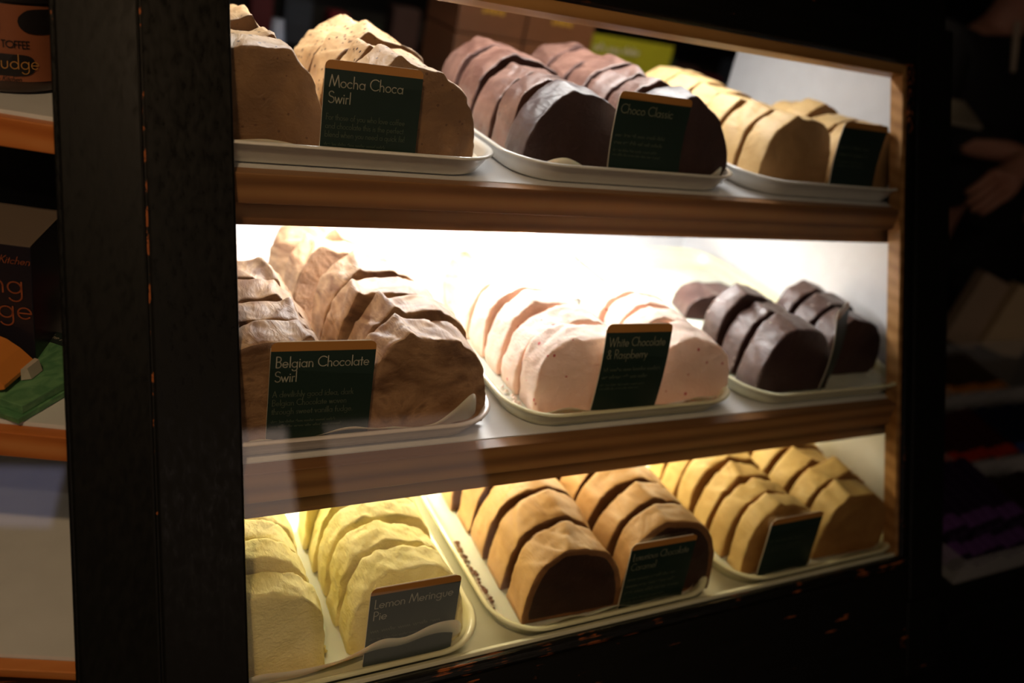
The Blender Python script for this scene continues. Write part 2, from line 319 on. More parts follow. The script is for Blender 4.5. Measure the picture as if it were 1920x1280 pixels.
C('frame_rail', MB().fbox(FL, .0755, .55, -.42, -.19, -.03, .0), M_BLKH, bevel=.003)
# worn pine edge showing in the joint between the two stiles
C('worn_corner_edge', MB().fbox(F, -.0775, -.0758, -.42, .66, .0035, .0052), black_mat('worn_corner', .27, (40,40,9), .4), 'rubbed orange-brown line where the black paint has worn off')
# inner natural wood frame
C('inner_frame', MB().fbox(F, .9465, XR, -.229, .498, -.024, -.003), M_INWOOD, 'natural pine strip inside the black frame', bevel=.001)
C('inner_frame', MB().fbox(F, 0, .9465, .483, .498, -.024, -.003), M_INWOOD, 'natural pine strip inside the black frame', bevel=.001)
C('inner_frame', MB().fbox(F, 0, .9465, -.229, -.224, -.010, -.003), M_LAMC, bevel=.001)
C('front_glass', MB().fbox(F, 0, XR, -.229, .5, -.0024, -.0020), M_GLASS)
C('side_glass', MB().fbox(FL, .075, .55, -.19, .62, -.004, -.0036), M_GLASS)
# shelves
for z, yf, m, lz, sz, name in ((Z1, .1265, M_LAM, .2275, .199, 's'), (Z2, .004, M_LAM, -.0365, -.070, 's')):
    sb = C('shelf_board', MB().box((-.06, yf+.018, z-.018), (XW, YB, z)), m)
    C('shelf_lip', MB().box((-.06, yf, lz), (XW, yf+.0175, z-.0006)), M_WOOD, 'pine front edge of the shelf', sb, bevel=.001)
    C('lamp_pelmet', MB().box((-.06, yf+.018, sz), (XW, yf+.034, lz+.012)), M_WOOD, 'lower pine strip hiding the shelf lamp', sb, bevel=.001)
C('shelf_board', MB().box((-.06, -.0965, Z3-.018), (XW, YB, Z3)), M_LAMC)
C('side_panel', MB().add([(XW,-.07,Z3-.018),(XW,YB+.012,Z3-.018),(XW,YB+.012,.599),(XW,.33,.599),(XW+.012,-.07,Z3-.018),(XW+.012,YB+.012,Z3-.018),(XW+.012,YB+.012,.599),(XW+.012,.33,.599)],
   [(0,1,2,3),(7,6,5,4),(0,4,5,1),(1,5,6,2),(2,6,7,3),(3,7,4,0)]), M_LAM)
C('side_panel', MB().add([(-.072,-.05,Z3-.018),(-.072,YB+.012,Z3-.018),(-.072,YB+.012,.599),(-.072,.33,.599),(-.061,-.05,Z3-.018),(-.061,YB+.012,Z3-.018),(-.061,YB+.012,.599),(-.061,.33,.599)],
   [(0,1,2,3),(7,6,5,4),(0,4,5,1),(1,5,6,2),(2,6,7,3),(3,7,4,0)]), M_LAM)
C('back_panel', MB().box((-.06, YB, Z3), (XW, YB+.012, -.02)), M_LAMC)
C('back_rail', MB().box((-.06, YB, -.018), (XW, YB+.012, .022)), M_LAM)
C('top_cover', MB().fbox(F, -.076, 1.049, .5575, .72, -.03, -.008), M_BLKH)
C('top_cover', MB().fbox(FL, .0005, .55, .50, .72, -.03, -.008), M_BLKH)
C('top_board', MB().box((-.6, .27, .60), (1.049, YB+.02, .618)), M_DARK)
C('base_cabinet', MB().box((-.5, .05, -.92), (1.04, YB+.02, Z3-.024)), M_DARK)
for (x, y, z, L, P, c) in STRIPS:
    zt = {0: .598, 1: .243, 2: -.0205}[STRIPS.index((x,y,z,L,P,c))]
    h = C('lamp_housing', MB().box((x-L/2-.01, y-.016, z+.012), (x+L/2+.01, y+.016, zt)), plain('lamp_housing_white', (220,220,220), .5))
    e = emis('lamp_tube_glow', c, 14.0)
    C('lamp_tube', MB().cyl((x-L/2, y, z+.006), (x+L/2, y, z+.006), .006, n=12), e, None, h, smooth=False)
    area('strip_light', (x, y, z-.002), (0, 0, 0), L, .02, P, c)
# left section of the case
for z, zl, mlip in ((.281, .255, 1), (.031, .005, 1), (-.164, -.18, 1)):
    c = CO + U*(z/CT); a = c + HL*.072 - NL*.010; b = c + HL*.5 - NL*.010; Dn = Vector((NL.x, NL.y, 0)).normalized()*-.014; back = .5
    q = [a+Dn, b+Dn, Vector((b.x, back, z)), Vector((-.0765, back, z)), Vector((-.0765, (c-NL*.03).y, z))]
    n = len(q); sb = C('shelf_board', MB().rings([[v-Vector((0,0,.016)) for v in q], q]), M_LAM)
    lo = Vector((0,0,zl-z))
    C('shelf_lip', MB().hexa([a+lo, b+lo, b+Dn*.97+lo, a+Dn*.97+lo, a, b, b+Dn*.97, a+Dn*.97]), M_WOODO, 'orange pine front edge of the shelf', sb, bevel=.001)
C('back_panel', MB().box((-.62, .5, Z3-.018), (-.0765, .512, .60)), M_DARK)

# ---------------------------------------------------------------- trays
def rrect(x0, x1, y0, y1, r, z, n=10):
    out = []
    for cx, cy, a in ((x1-r, y0+r, -90), (x1-r, y1-r, 0), (x0+r, y1-r, 90), (x0+r, y0+r, 180)):
        for i in range(n+1):
            t = R(a + 90*i/n); out.append((cx+r*math.cos(t), cy+r*math.sin(t), z))
    return out
def tray(x0, x1, y0, y1, zf, mat, label, H=.026, r=.062):
    cx, cy = (x0+x1)/2, (y0+y1)/2
    sec = [(.022, .0), (.016, .003), (.009, .014), (.006, H-.006), (.001, H-.003), (0, H-.001), (.003, H+.0005), (.007, H-.001), (.009, H-.005), (.011, .014), (.015, .006), (.022, .0035)]
    mb = MB(); mb.rings([[(a-cx, b-cy, c) for a, b, c in rrect(x0+i, x1-i, y0+i, y1-i, r-i*.8, z)] for i, z in sec])
    o = mb.go('serving_tray', mat, smooth=True, loc=(cx, cy, zf+.0003)); tag(o, label, 'tray', 'enamel serving trays in the display case')
    return o
TR = {  # id: x0,x1,y0,y1,shelf z, material
 '11': (-.055, .296, .136, .585, Z1, M_TRAY), '12': (.306, .652, .138, .585, Z1, M_TRAY), '13': (.668, .988, .140, .585, Z1, M_TRAY),
 '21': (-.055, .288, .014, .535, Z2, M_TRAYP), '22': (.301, .648, .014, .540, Z2, M_TRAYC), '23': (.660, .988, .014, .545, Z2, M_TRAYC),
 '31': (-.055, .268, -.090, .44, Z3, M_TRAYC), '32': (.281, .612, -.090, .44, Z3, M_TRAYC), '33': (.630, .978, -.090, .44, Z3, M_TRAYC)}
SHN = {'1': 'top', '2': 'middle', '3': 'bottom'}
TL = {'11': 'white enamel tray under the mocha fudge at the top shelf\'s left', '12': 'white enamel tray under the dark chocolate fudge, top shelf centre', '13': 'white enamel tray under tan vanilla fudge, top shelf right',
 '21': 'off-white tray under the brown swirled fudge on the middle shelf', '22': 'cream tray under the pink raspberry fudge', '23': 'cream tray under the salt-flecked dark fudge on the middle shelf',
 '31': 'cream tray under the pale yellow lemon fudge', '32': 'cream tray under the chocolate-centred caramel fudge', '33': 'cream tray under golden toffee fudge, bottom shelf right'}
for k, (a, b, c, d, z, m) in TR.items(): tray(a, b, c, d, z, m, TL[k])

# ---------------------------------------------------------------- paper liners
def paper(k, label, lifts=(), seed=0, front=.0):
    x0, x1, y0, y1, z, m = TR[k]; x0 += .0155; x1 -= .0155; y0 += .0155; y1 -= .05
    nx, ny = 60, 60; vs = []; f = []
    for j in range(ny+1):
        for i in range(nx+1):
            u = i/nx; v = j/ny; x = x0+(x1-x0)*u; y = y0+(y1-y0)*v
            e = max(0, 1-min(u, 1-u)*(x1-x0)/.010); ef = max(0, 1-v*(y1-y0)/.016)
            wv = noise.noise(Vector((x*26+seed, y*22, seed)))
            h = .0046 + max((e**2)*(.009+.004*wv), (ef**1.5)*(.011+front+.008*wv))
            for sx in (0, 1):      # follow the rounded tray corners
                du = (u if sx == 0 else 1-u)*(x1-x0); dv = v*(y1-y0); rr_ = .047
                if du < rr_ and dv < rr_:
                    q = math.hypot(rr_-du, rr_-dv)
                    if q > rr_: s = (q-rr_)/q; x += (1 if sx == 0 else -1)*(rr_-du)*s; y += (rr_-dv)*s; h = max(h, .014)
                    elif q > rr_-.010: h = max(h, .0046 + .0095*((q-rr_+.010)/.010)**2)
            for (lu, lv, rad, hh) in lifts:
                dd = math.hypot((u-lu)*(x1-x0), (v-lv)*(y1-y0)*2.2)
                if dd < rad: h += hh*(.5+.5*math.cos(math.pi*dd/rad))
            vs.append((x-(x0+x1)/2, y-(y0+y1)/2, h))
    for j in range(ny):
        for i in range(nx): a = j*(nx+1)+i; f.append((a, a+1, a+nx+2, a+nx+1))
    o = mesh('paper_liner', vs, f, M_PAPER, smooth=True, loc=((x0+x1)/2, (y0+y1)/2, z))
    sm = o.modifiers.new('thickness', 'SOLIDIFY'); sm.thickness = .0002; sm.offset = 0
    tag(o, label, 'paper', 'greaseproof paper liners in the trays'); return o
paper('11', 'greaseproof paper beneath the mocha fudge', ((0.2, 0, .10, .008),), 1)
paper('12', 'greaseproof paper corners poking up beneath the dark chocolate fudge', ((.16, 0, .04, .016), (.93, 0, .05, .014)), 2)
paper('13', 'greaseproof paper beneath the tan vanilla fudge', (), 3)
paper('21', 'wavy greaseproof paper sticking up before the brown swirled fudge', ((.93, .0, .05, .030), (.5, 0, .10, .008)), 4, .002)
paper('22', 'greaseproof paper folded below the pink raspberry fudge', ((.80, 0, .07, .012), (.2, 0, .07, .010)), 5)
paper('23', 'greaseproof paper beneath the salt-flecked dark fudge', ((.9, .0, .06, .008),), 6)
paper('31', 'crumpled greaseproof paper rising before the lemon fudge', ((.62, 0, .10, .016), (.86, 0, .06, .024), (.2, 0, .05, .008)), 7, .014)
paper('32', 'greaseproof paper beneath the chocolate-centred caramel fudge', ((.5, 0, .05, .006),), 8)
paper('33', 'greaseproof paper beneath the golden toffee fudge', (), 9)

# ---------------------------------------------------------------- fudge
def slice_mesh(fl, w, H, L, seed, y_loaf, lean=.15, ridge=.010, core=False, crumb=0.0, wedge=0.0, flat=.8, peak=.55):
    """one cut piece of a domed loaf: origin bottom centre of its front face, running back along +y"""
    nu, nv, nb = 76, max(8, int(L/.0028)), 18
    skin, cut = FM[fl]; hw = w/2
    sd = Vector((seed*3.7, seed*1.3, seed*.7))
    rough = {'lemon': 1.8, 'pink': 1.4, 'mocha': 1.2, 'belgian': 1.1}.get(fl, .8)
    slick = {'lemon': .5, 'pink': .45, 'caramel': .6, 'toffee': .8, 'vanilla': .6, 'choco': .75, 'dark': .6, 'salt': .6, 'mocha': 1.15, 'belgian': 1.15}.get(fl, 1.0)
    def prof(yy, t):
        a = math.pi*t; c, s = math.cos(a), math.sin(a)
        x = hw*math.copysign(abs(c)**.80, c); z = H*abs(s)**flat
        Y = yy + y_loaf
        tr = peak + .12*noise.noise(Vector((Y*7, 3.1, 0))+sd); dt = t-tr
        rg = ridge*(.5+.8*abs(noise.noise(Vector((Y*9, 9.1, 2))+sd)))*(math.exp(-(dt/.035)**2)*.8 + (math.exp(-dt/.16) if dt > 0 else math.exp(dt/.05))*.6)
        p = Vector((x*9, Y*9, z*9)) + sd
        d = .0085*noise.noise(p*1.3)
        # smeared knife strokes: overlapping diagonal sheets
        msk = min(1, max(0, .15 + 1.5*noise.noise(p*.8 + Vector((9,2,7)))))
        q = Y*15 + t*5.5 + 2.2*noise.noise(p*.6 + Vector((5,5,5)))
        fr = q - math.floor(q); d += .0052*slick*msk*(fr if fr < .8 else (1-fr)/.2*.8)*min(1, max(0, (s-.25)*2.2))
        q2 = Y*8 - t*6 + 2*noise.noise(p*.6 + Vector((1,8,5))); f2 = q2 - math.floor(q2); d += .0036*slick*(1-msk)*(f2 if f2 < .85 else (1-f2)/.15*.85)*min(1, max(0, (s-.3)*2))
        d += .0011*rough*noise.noise(p*9) + .0005*rough*noise.noise(p*24)
        d *= min(1, z/.012+.15)
        k = Vector((x, z-H*.25)); k = k.normalized() if k.length > 1e-6 else Vector((0,1))
        return x + k.x*d, max(.0, z + k.y*d + rg*(z/H))
    def ring(yy):
        r = [prof(yy, i/(nu-1)) for i in range(nu)]
        xl, xr = r[-1][0], r[0][0]
        r += [(xl+(xr-xl)*(i+1)/(nb+1), 0.0) for i in range(nb)]
        return r
    V = []; n = nu+nb
    def put(r, yy, sc, edge, e_amp, face):
        for i, (x, z) in enumerate(r):
            zc = H*.42; X = x*sc; Zz = zc+(z-zc)*sc
            q = Vector((X*60, Zz*60, seed+face*7))
            dy = edge*e_amp*(noise.noise(q)*1.0 + .6*noise.noise(q*2.7)) + (.0016*noise.noise(q*.4) + .0006*noise.noise(q*1.6))*(face != 0)
            if crumb and Zz < .03 and sc > .9: dy += crumb*.006*noise.noise(q*2.2)
            V.append((X, yy + dy + lean*Zz + wedge*X*(yy/L if L else 0), max(0, Zz)))
    r0 = ring(0); r1 = ring(L); mats = []
    caps = [.06, .2, .36, .52, .66, .78, .87, .94, .975]
    for sc in caps: put(r0, 0, sc, sc**4, .0016*rough, 1)
    seq = [(0.0012, .992)] + [(L*j/nv, 1) for j in range(1, nv)] + [(L-.0012, .992)]
    for yy, sc in seq: put(ring(yy), yy, sc, 1 if (yy < .002 or yy > L-.002) else .0, .0014*rough, 0)
    for sc in caps[::-1]: put(r1, L, sc, sc**4, .0016*rough, 2)
    nr = len(V)//n; Fc = []; fm = []
    for i in range(nr-1):
        mi = 1 if (i < len(caps)-0 or i >= nr-1-len(caps)) else 0
        for k in range(n):
            m2 = mi
            if core and i < 6: m2 = 2
            Fc.append((i*n+k, i*n+(k+1) % n, (i+1)*n+(k+1) % n, (i+1)*n+k)); fm.append(m2)
    Fc.append(tuple(range(n))[::-1]); fm.append(2 if core else 1); Fc.append(tuple((nr-1)*n+k for k in range(n))); fm.append(1)
    return V, Fc, fm
ORD = ['front', 'second', 'third', 'fourth', 'fifth', 'sixth', 'seventh', 'eighth']
FN = {'11': ('mocha', 'speckled tan mocha'), '12': ('choco', 'dark brown chocolate'), '13': ('vanilla', 'tan vanilla'), '21': ('belgian', 'brown swirled chocolate'), '22': ('pink', 'pink raspberry'),
      '23': ('salt', 'salt-flecked dark'), '31': ('lemon', 'pale yellow lemon'), '32': ('caramel', 'caramel'), '33': ('toffee', 'golden toffee')}
LOAVES = [  # tray, side, x centre, width, height, y front, thicknesses, options
 ('11','left', .022, .152, .094, .176, [.055,.065,.075,.08], dict(lean=.10, peak=.40, ridge=.012)),
 ('11','right', .196, .142, .098, .176, [.070,.050,.075,.08], dict(lean=.08, peak=.55, ridge=.013)),
 ('12','left', .412, .142, .090, .182, [.055,.050,.055,.065,.07], dict(lean=.12, peak=.58, ridge=.007)),
 ('12','right', .567, .148, .100, .180, [.060,.045,.045,.055,.06,.065], dict(lean=.12, peak=.50, ridge=.009)),
 ('13','left', .776, .142, .092, .184, [.050,.047,.047,.05,.055,.065], dict(lean=.10, peak=.60, ridge=.005)),
 ('13','right', .920, .128, .090, .184, [.050,.045,.045,.045], dict(lean=.08, peak=.50, ridge=.006)),
 ('21','left', .036, .150, .098, .046, [.048,.050,.050,.048], dict(lean=.10, peak=.38, ridge=.012)),
 ('21','right', .200, .148, .102, .046, [.050,.046,.054,.055], dict(lean=.12, peak=.60, ridge=.012)),
 ('22','left', .416, .150, .090, .046, [.046,.043,.043,.045,.048], dict(lean=.20, ridge=.003, crumb=.6, flat=.62)),
 ('22','right', .571, .136, .088, .046, [.046,.040,.040,.044], dict(lean=.18, ridge=.004, crumb=.6, flat=.6)),
 ('23','left', .770, .138, .090, .050, [.050,.040,.040], dict(lean=.14, ridge=.005)),
 ('23','right', .918, .126, .088, .084, [.046,.040,.038], dict(lean=.10, ridge=.006)),
 ('31','left', .014, .146, .098, -.056, [.038,.036,.034,.034,.04], dict(lean=.24, ridge=.004, crumb=1, flat=.62)),
 ('31','right', .178, .132, .092, -.052, [.044,.042,.036,.038,.042], dict(lean=.24, ridge=.005, crumb=1, flat=.62)),
 ('32','left', .392, .138, .088, -.061, [.054,.052,.050,.046,.046], dict(lean=.16, ridge=.006, core=True)),
 ('32','right', .538, .140, .098, -.061, [.044,.044,.044,.044,.044,.044], dict(lean=.14, ridge=.006, core=True)),
 ('33','left', .735, .136, .094, -.061, [.036,.036,.036,.036,.038,.038], dict(lean=.14, ridge=.008)),
 ('33','right', .884, .138, .100, -.061, [.040,.040,.040,.042,.044], dict(lean=.12, ridge=.009)),
]
rnd = random.Random(5)
def fudge_piece(fl, V, Fc, fm, loc, rot, label, group, name='fudge_slice'):
    o = mesh(name, V, Fc, [FM[fl][0], FM[fl][1], M_COMP], smooth=True, loc=loc, rot=rot, fm=fm)
    return tag(o, label, 'fudge', group)
for li, (tk, side, cx, w_, H_, y0, ths, op) in enumerate(LOAVES):
    fl, desc = FN[tk]; zf = TR[tk][4] + .0062; y = y0; op = dict(op)
    for i, L_ in enumerate(ths):
        ff = fl
        if tk == '12' and i == 0: ff = 'dark'
        core = op.get('core') and i == 0
        V, Fc, fm = slice_mesh(ff, w_*rnd.uniform(.97, 1.02), H_*rnd.uniform(.96, 1.04), L_-.0035, li*2.3+ i*.13, y, **{**op, 'core': core})
        yaw = R(rnd.uniform(-3.0, 1.0) - (2.0 if tk[0] == '3' else 0))
        lab = '%s slice in the %s-hand %s fudge loaf on the %s shelf' % (ORD[i] + ('' if i == 0 else '-from-front'), side, desc, SHN[tk[0]])
        lab = lab.replace('front slice', 'frontmost slice') if i == 0 else lab
        fudge_piece(ff, V, Fc, fm, (cx + rnd.uniform(-.0025, .0025), y, zf), (0, 0, yaw), lab, '%s fudge slices' % desc)
        y += L_ + rnd.uniform(.002, .006)
# loose and toppled pieces
V, Fc, fm = slice_mesh('belgian', .148, .090, .045, 71, .3, ridge=.010, lean=.60)
fudge_piece('belgian', V, Fc, fm, (.186, .275, .0062), (0, 0, R(8)), 'swirled chocolate slice leaning back behind the cut middle-shelf loaf, pale marbled face showing', 'brown swirled chocolate fudge slices')
V, Fc, fm = slice_mesh('belgian', .135, .084, .075, 77, .4, ridge=.014, lean=.25)
fudge_piece('belgian', V, Fc, fm, (.190, .355, .0062), (0, 0, R(14)), 'largest uncut end of brown swirled fudge at the back of the middle shelf', 'brown swirled chocolate fudge slices')
V, Fc, fm = slice_mesh('pink', .150, .085, .060, 91, .3, ridge=.004, lean=.45, flat=.62)
fudge_piece('pink', V, Fc, fm, (.405, .315, .0062), (0, 0, R(10)), 'toppled pink raspberry slice leaning back behind the left loaf', 'pink raspberry fudge slices')
V, Fc, fm = slice_mesh('pink', .150, .090, .070, 95, .4, ridge=.004, lean=.2, flat=.62)
fudge_piece('pink', V, Fc, fm, (.455, .425, .0062), (0, 0, R(-35)), 'pink raspberry fudge chunk turned askew at the back of its tray', 'pink raspberry fudge slices')
V, Fc, fm = slice_mesh('salt', .130, .040, .060, 99, .2, ridge=.003, lean=.35)
fudge_piece('salt', V, Fc, fm, (.815, .270, .0062), (0, 0, R(-14)), 'loose dark fudge end piece lying behind the salt-flecked left loaf', 'salt-flecked dark fudge slices')

# crumbs
def crumbs(fl, k, x0, x1, y0, y1, n, label, seed, big=.004, mi=1):
    rr = random.Random(seed); mb = MB(); z = TR[k][4] + .0052
    for _ in range(n):
        cx, cy = rr.uniform(x0, x1), rr.uniform(y0, y1); r = big*rr.uniform(.25, 1)
        vs = []
        for a, b in ((0,-1),(0,0),(1,0),(2,0),(3,0),(4,0),(0,1)):
            q = rr.uniform(.6, 1.2)*r
            vs.append((cx, cy, z + r*.7 + b*r*.7) if b else (cx+q*math.cos(a*1.2566), cy+q*math.sin(a*1.2566), z + r*.7))
        mb.add(vs, [(0,2,1),(0,3,2),(0,4,3),(0,5,4),(0,1,5),(6,1,2),(6,2,3),(6,3,4),(6,4,5),(6,5,1)])
    o = mb.go('fudge_crumbs', FM[fl][mi]); tag(o, label, 'crumbs', None, 'stuff'); return o
crumbs('dark', '22', .50, .60, .30, .40, 70, 'dark brown crumbs scattered behind the pink raspberry fudge', 1, .005)
crumbs('belgian', '21', .273, .280, .05, .16, 30, 'brown crumbs beside the swirled chocolate loaf', 2)
crumbs('lemon', '31', .085, .094, -.04, .12, 60, 'pale lemon crumbs between the two lemon loaves', 3, .006)
crumbs('lemon', '31', .233, .240, -.04, .05, 50, 'pale lemon crumbs along the tray\'s right edge', 4, .006)
crumbs('caramel', '32', .300, .306, -.03, .10, 50, 'caramel crumbs along the left edge of the caramel tray', 5, .005)
crumbs('caramel', '32', .440, .449, .02, .16, 40, 'caramel crumbs between the two caramel loaves', 6, .004, 0)
crumbs('choco', '12', .327, .333, .20, .30, 25, 'chocolate crumbs along the left of the dark chocolate tray', 7, .003)
crumbs('salt', '23', .828, .838, .07, .25, 30, 'dark crumbs between the salt-flecked loaves', 8, .004, 0)
crumbs('pink', '22', .333, .339, .05, .12, 25, 'pink crumbs beside the raspberry loaf', 9, .004, 0)

# ---------------------------------------------------------------- flavour cards
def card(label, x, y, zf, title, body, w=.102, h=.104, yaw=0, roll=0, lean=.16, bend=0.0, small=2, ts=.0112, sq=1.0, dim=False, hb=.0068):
    def mp0(a, b, off=0.0):  # a across, b up -> local 3D
        s = b/h
        return Vector((a - w/2, lean*b + bend*math.sin(math.pi*s) + .25*bend*math.cos(a/w*math.pi) - off, b))
    def outline(z_lo, z_hi, r, nx=12, nz=12):
        pass
    vs, fs = [], []; nx, nz = 14, 16; rc = .006
    def grid(z0, z1, off, cornr):
        mb = MB(); vv = []
        for j in range(nz+1):
            b = z0 + (z1-z0)*j/nz; ins = 0
            if cornr and b > h-rc: ins = rc - math.sqrt(max(0, rc*rc-(b-(h-rc))**2))
            for i in range(nx+1): vv.append(mp0(ins + (w-2*ins)*i/nx, b, off))
        ff = [(j*(nx+1)+i, j*(nx+1)+i+1, (j+1)*(nx+1)+i+1, (j+1)*(nx+1)+i) for j in range(nz) for i in range(nx)]
        return mb.add(vv, ff)
    o = grid(0, h, 0, True).go('flavour_card', M_CEDGE, smooth=True, loc=(x, y, zf), rot=(0, R(roll), R(yaw)))
    sm = o.modifiers.new('thickness', 'SOLIDIFY'); sm.thickness = .0007; sm.offset = -1 
    tag(o, label, 'card', 'flavour cards')
    bz = h*.915
    grid(.0, bz, .00125, False).go('green_panel', M_CARD, o, smooth=True)
    grid(bz, h, .00125, True).go('gold_band', M_BAND, o, smooth=True)
    mb = MB(); z = bz - .0055 - ts
    for ln in title:
        st, _ = strokes(ln, ts, .005, z, sq); ribbon(mb, st, ts*.085, lambda a, b: mp0(a, b, .0016)); z -= ts*1.36
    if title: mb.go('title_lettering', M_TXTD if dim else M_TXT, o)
    mb = MB(); z -= .001 if len(title) > 1 else .012
    for ln in body:
        if isinstance(ln, str): st, _ = strokes(ln, hb, .004, z, .92); wd = hb*.095
        else: st = scribble(ln, hb*.85, .004, z, w*.68); wd = hb*.08
        ribbon(mb, st, wd, lambda a, b: mp0(a, b, .0016)); z -= hb*1.42
    for i in range(small): ribbon(mb, scribble(i+7, .0035, .004, z, w*.6), .0003, lambda a, b: mp0(a, b, .0016)); z -= .0052
    mb.go('small_lettering', M_TXT2, o)
    return o
card('green and gold card reading Mocha Choca Swirl', .139, .158, Z1+.006, ['Mocha Choca', 'Swirl'], ['For those of you who love coffee', 'and chocolate this is the perfect', 'blend when you need a quick fix!'], w=.103, h=.099, lean=.10, yaw=1, hb=.0059)
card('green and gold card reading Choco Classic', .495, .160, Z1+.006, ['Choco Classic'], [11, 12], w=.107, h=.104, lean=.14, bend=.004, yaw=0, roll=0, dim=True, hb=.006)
card('dark flavour card curled before the tan vanilla fudge, top shelf right', .869, .160, Z1+.006, ['Clotted Cream'][:0], [21, 22], w=.088, h=.102, lean=.14, bend=.004, dim=True)
card('green and gold card reading Belgian Chocolate Swirl', .080, .0365, Z2+.006, ['Belgian Chocolate', 'Swirl'], ['A devilishly good idea, dark', 'Belgian Chocolate woven', 'through sweet vanilla fudge.'], w=.104, h=.112, lean=.10, yaw=-2, sq=.93, hb=.0066)
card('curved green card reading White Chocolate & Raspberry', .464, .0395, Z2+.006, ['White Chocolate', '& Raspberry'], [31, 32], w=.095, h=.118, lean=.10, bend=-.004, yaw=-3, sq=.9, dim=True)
card('curled grey-green card seen edge-on before the salt-flecked fudge', .846, .062, Z2+.006, [], [41], w=.074, h=.122, lean=.12, bend=-.006, yaw=28, dim=True)
card('green and gold card reading Lemon Meringue Pie', .176, -.0655, Z3+.006, ['Lemon Meringue', 'Pie'], [51], w=.102, h=.100, lean=.10, yaw=-1, ts=.0112)
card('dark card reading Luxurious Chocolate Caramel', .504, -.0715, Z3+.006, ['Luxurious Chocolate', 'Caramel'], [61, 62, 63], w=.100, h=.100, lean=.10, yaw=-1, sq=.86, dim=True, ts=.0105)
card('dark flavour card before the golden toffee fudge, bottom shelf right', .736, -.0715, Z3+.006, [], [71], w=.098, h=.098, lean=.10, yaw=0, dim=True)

# ---------------------------------------------------------------- left section goods
M_JARL = plain('brown_label', (150,88,58), .5); M_JARB = plain('dark_brown_tub', (64,44,34), .3); M_INK = plain('label_black', (28,22,22), .5); M_SEAM = plain('label_seam', (196,142,74), .5)
jc = Vector((-.187, .305, .2812)); jr = .056; jh = .088
def tube(r, z0, z1, a0, a1, mat, name, parent, th=.0003, n=48):
    mb = MB(); vv = []
    for i in range(n+1):
        a = R(a0 + (a1-a0)*i/n); vv += [(r*math.cos(a), r*math.sin(a), z0), (r*math.cos(a), r*math.sin(a), z1)]
    mb.add(vv, [(2*i, 2*i+2, 2*i+3, 2*i+1) for i in range(n)]); return mb.go(name, mat, parent, smooth=True)
jar = MB(); n = 48
jar.rings([[(r*math.cos(2*math.pi*k/n), r*math.sin(2*math.pi*k/n), z) for k in range(n)] for r, z in ((jr-.006,0),(jr-.001,.004),(jr,.010),(jr,jh-.004),(jr-.003,jh))])
jo = jar.go('fudge_tub', M_JARB, smooth=True, loc=jc); tag(jo, 'brown-labelled tub reading TOFFEE and fudge on the upper left shelf', 'tub')
tube(jr+.0006, .012, jh-.008, -200, 18, M_JARL, 'paper_label', jo)
tube(jr+.0009, .012, jh-.008, -12, -4, M_SEAM, 'label_seam', jo)
def on_tub(a, b): th = R(-92) + a/jr; return Vector(((jr+.0015)*math.cos(th), (jr+.0015)*math.sin(th), b))
mb = MB()
def blob(cx, cz, rx, rz, seed, n=26, nr=7):
    vv = [on_tub(cx, cz)]
    for k in range(1, nr+1):
        for i in range(n):
            a = 2*math.pi*i/n; q = (1+.10*noise.noise(Vector((math.cos(a)*1.5, math.sin(a)*1.5, seed))))*k/nr
            ca, sa = math.cos(a), math.sin(a); vv.append(on_tub(cx+rx*q*math.copysign(abs(ca)**.6, ca), cz+rz*q*math.copysign(abs(sa)**.7, sa)))
    mb.add(vv, [(0, i+1, (i+1) % n+1) for i in range(n)] + [(1+k*n+i, 1+(k+1)*n+i, 1+(k+1)*n+(i+1) % n, 1+k*n+(i+1) % n) for k in range(nr-1) for i in range(n)])
blob(.006, .027, .026, .010, 1); blob(.048, .066, .030, .011, 2); blob(.000, .064, .004, .012, 3)
mb.go('label_artwork', M_INK, jo)
mb = MB(); st, _ = strokes('TOFFEE', .0062, .008, .0425); ribbon(mb, st, .0009, lambda a, b: on_tub(a-.004, b)*1.001)
st, _ = strokes('Fudge Kitchen', .0045, -.012, .0125); ribbon(mb, st, .0005, lambda a, b: on_tub(a+.3*(b-.0125), b))
mb.go('toffee_lettering', M_INK, jo)
mb = MB(); st, _ = strokes('fudge', .013, -.002, .024); ribbon(mb, st, .0008, lambda a, b: on_tub(a, b)+Vector((0,-.0010,0)))
mb.go('fudge_lettering', M_SEAM, jo)
lid = MB(); lid.rings([[(r*math.cos(2*math.pi*k/n), r*math.sin(2*math.pi*k/n), z) for k in range(n)] for r, z in ((jr+.002,jh-.006),(jr+.003,jh-.005),(jr+.003,jh+.006),(jr,jh+.008))])
lid.go('lid', M_INK, jo, smooth=False)
# black upright gift box
M_BOXN = plain('navy_black_board', (34,30,40), .4); M_COPPER = plain('copper_lettering', (170,92,58), .5)
bx = empty('gift_box', (-.1685, .160, .0313), R(-18)); tag(bx, 'upright black box with copper lettering on the middle left shelf', 'box')
MB().box((-.150, 0, 0), (0, .10, .134)).go('box_body', M_BOXN, bx, bevel=.001)
MB().box((-.150, -.0006, .134), (0, .10, .1350)).go('box_top_edge', plain('grey_edge', (120,104,92), .5), bx)
mb = MB()
for ln, x, z in (('drinking', -.096, .086), ('fudge', -.068, .060)):
    st, _ = strokes(ln, .024, x+.0, z, 1.0); ribbon(mb, st, .0014, lambda a, b: Vector((a, -.0012, b)))
st, _ = strokes('Fudge Kitchen', .0075, -.052, .116); ribbon(mb, st, .0006, lambda a, b: Vector((a+.3*(b-.116), -.0012, b)))
mb.go('box_lettering', M_COPPER, bx)
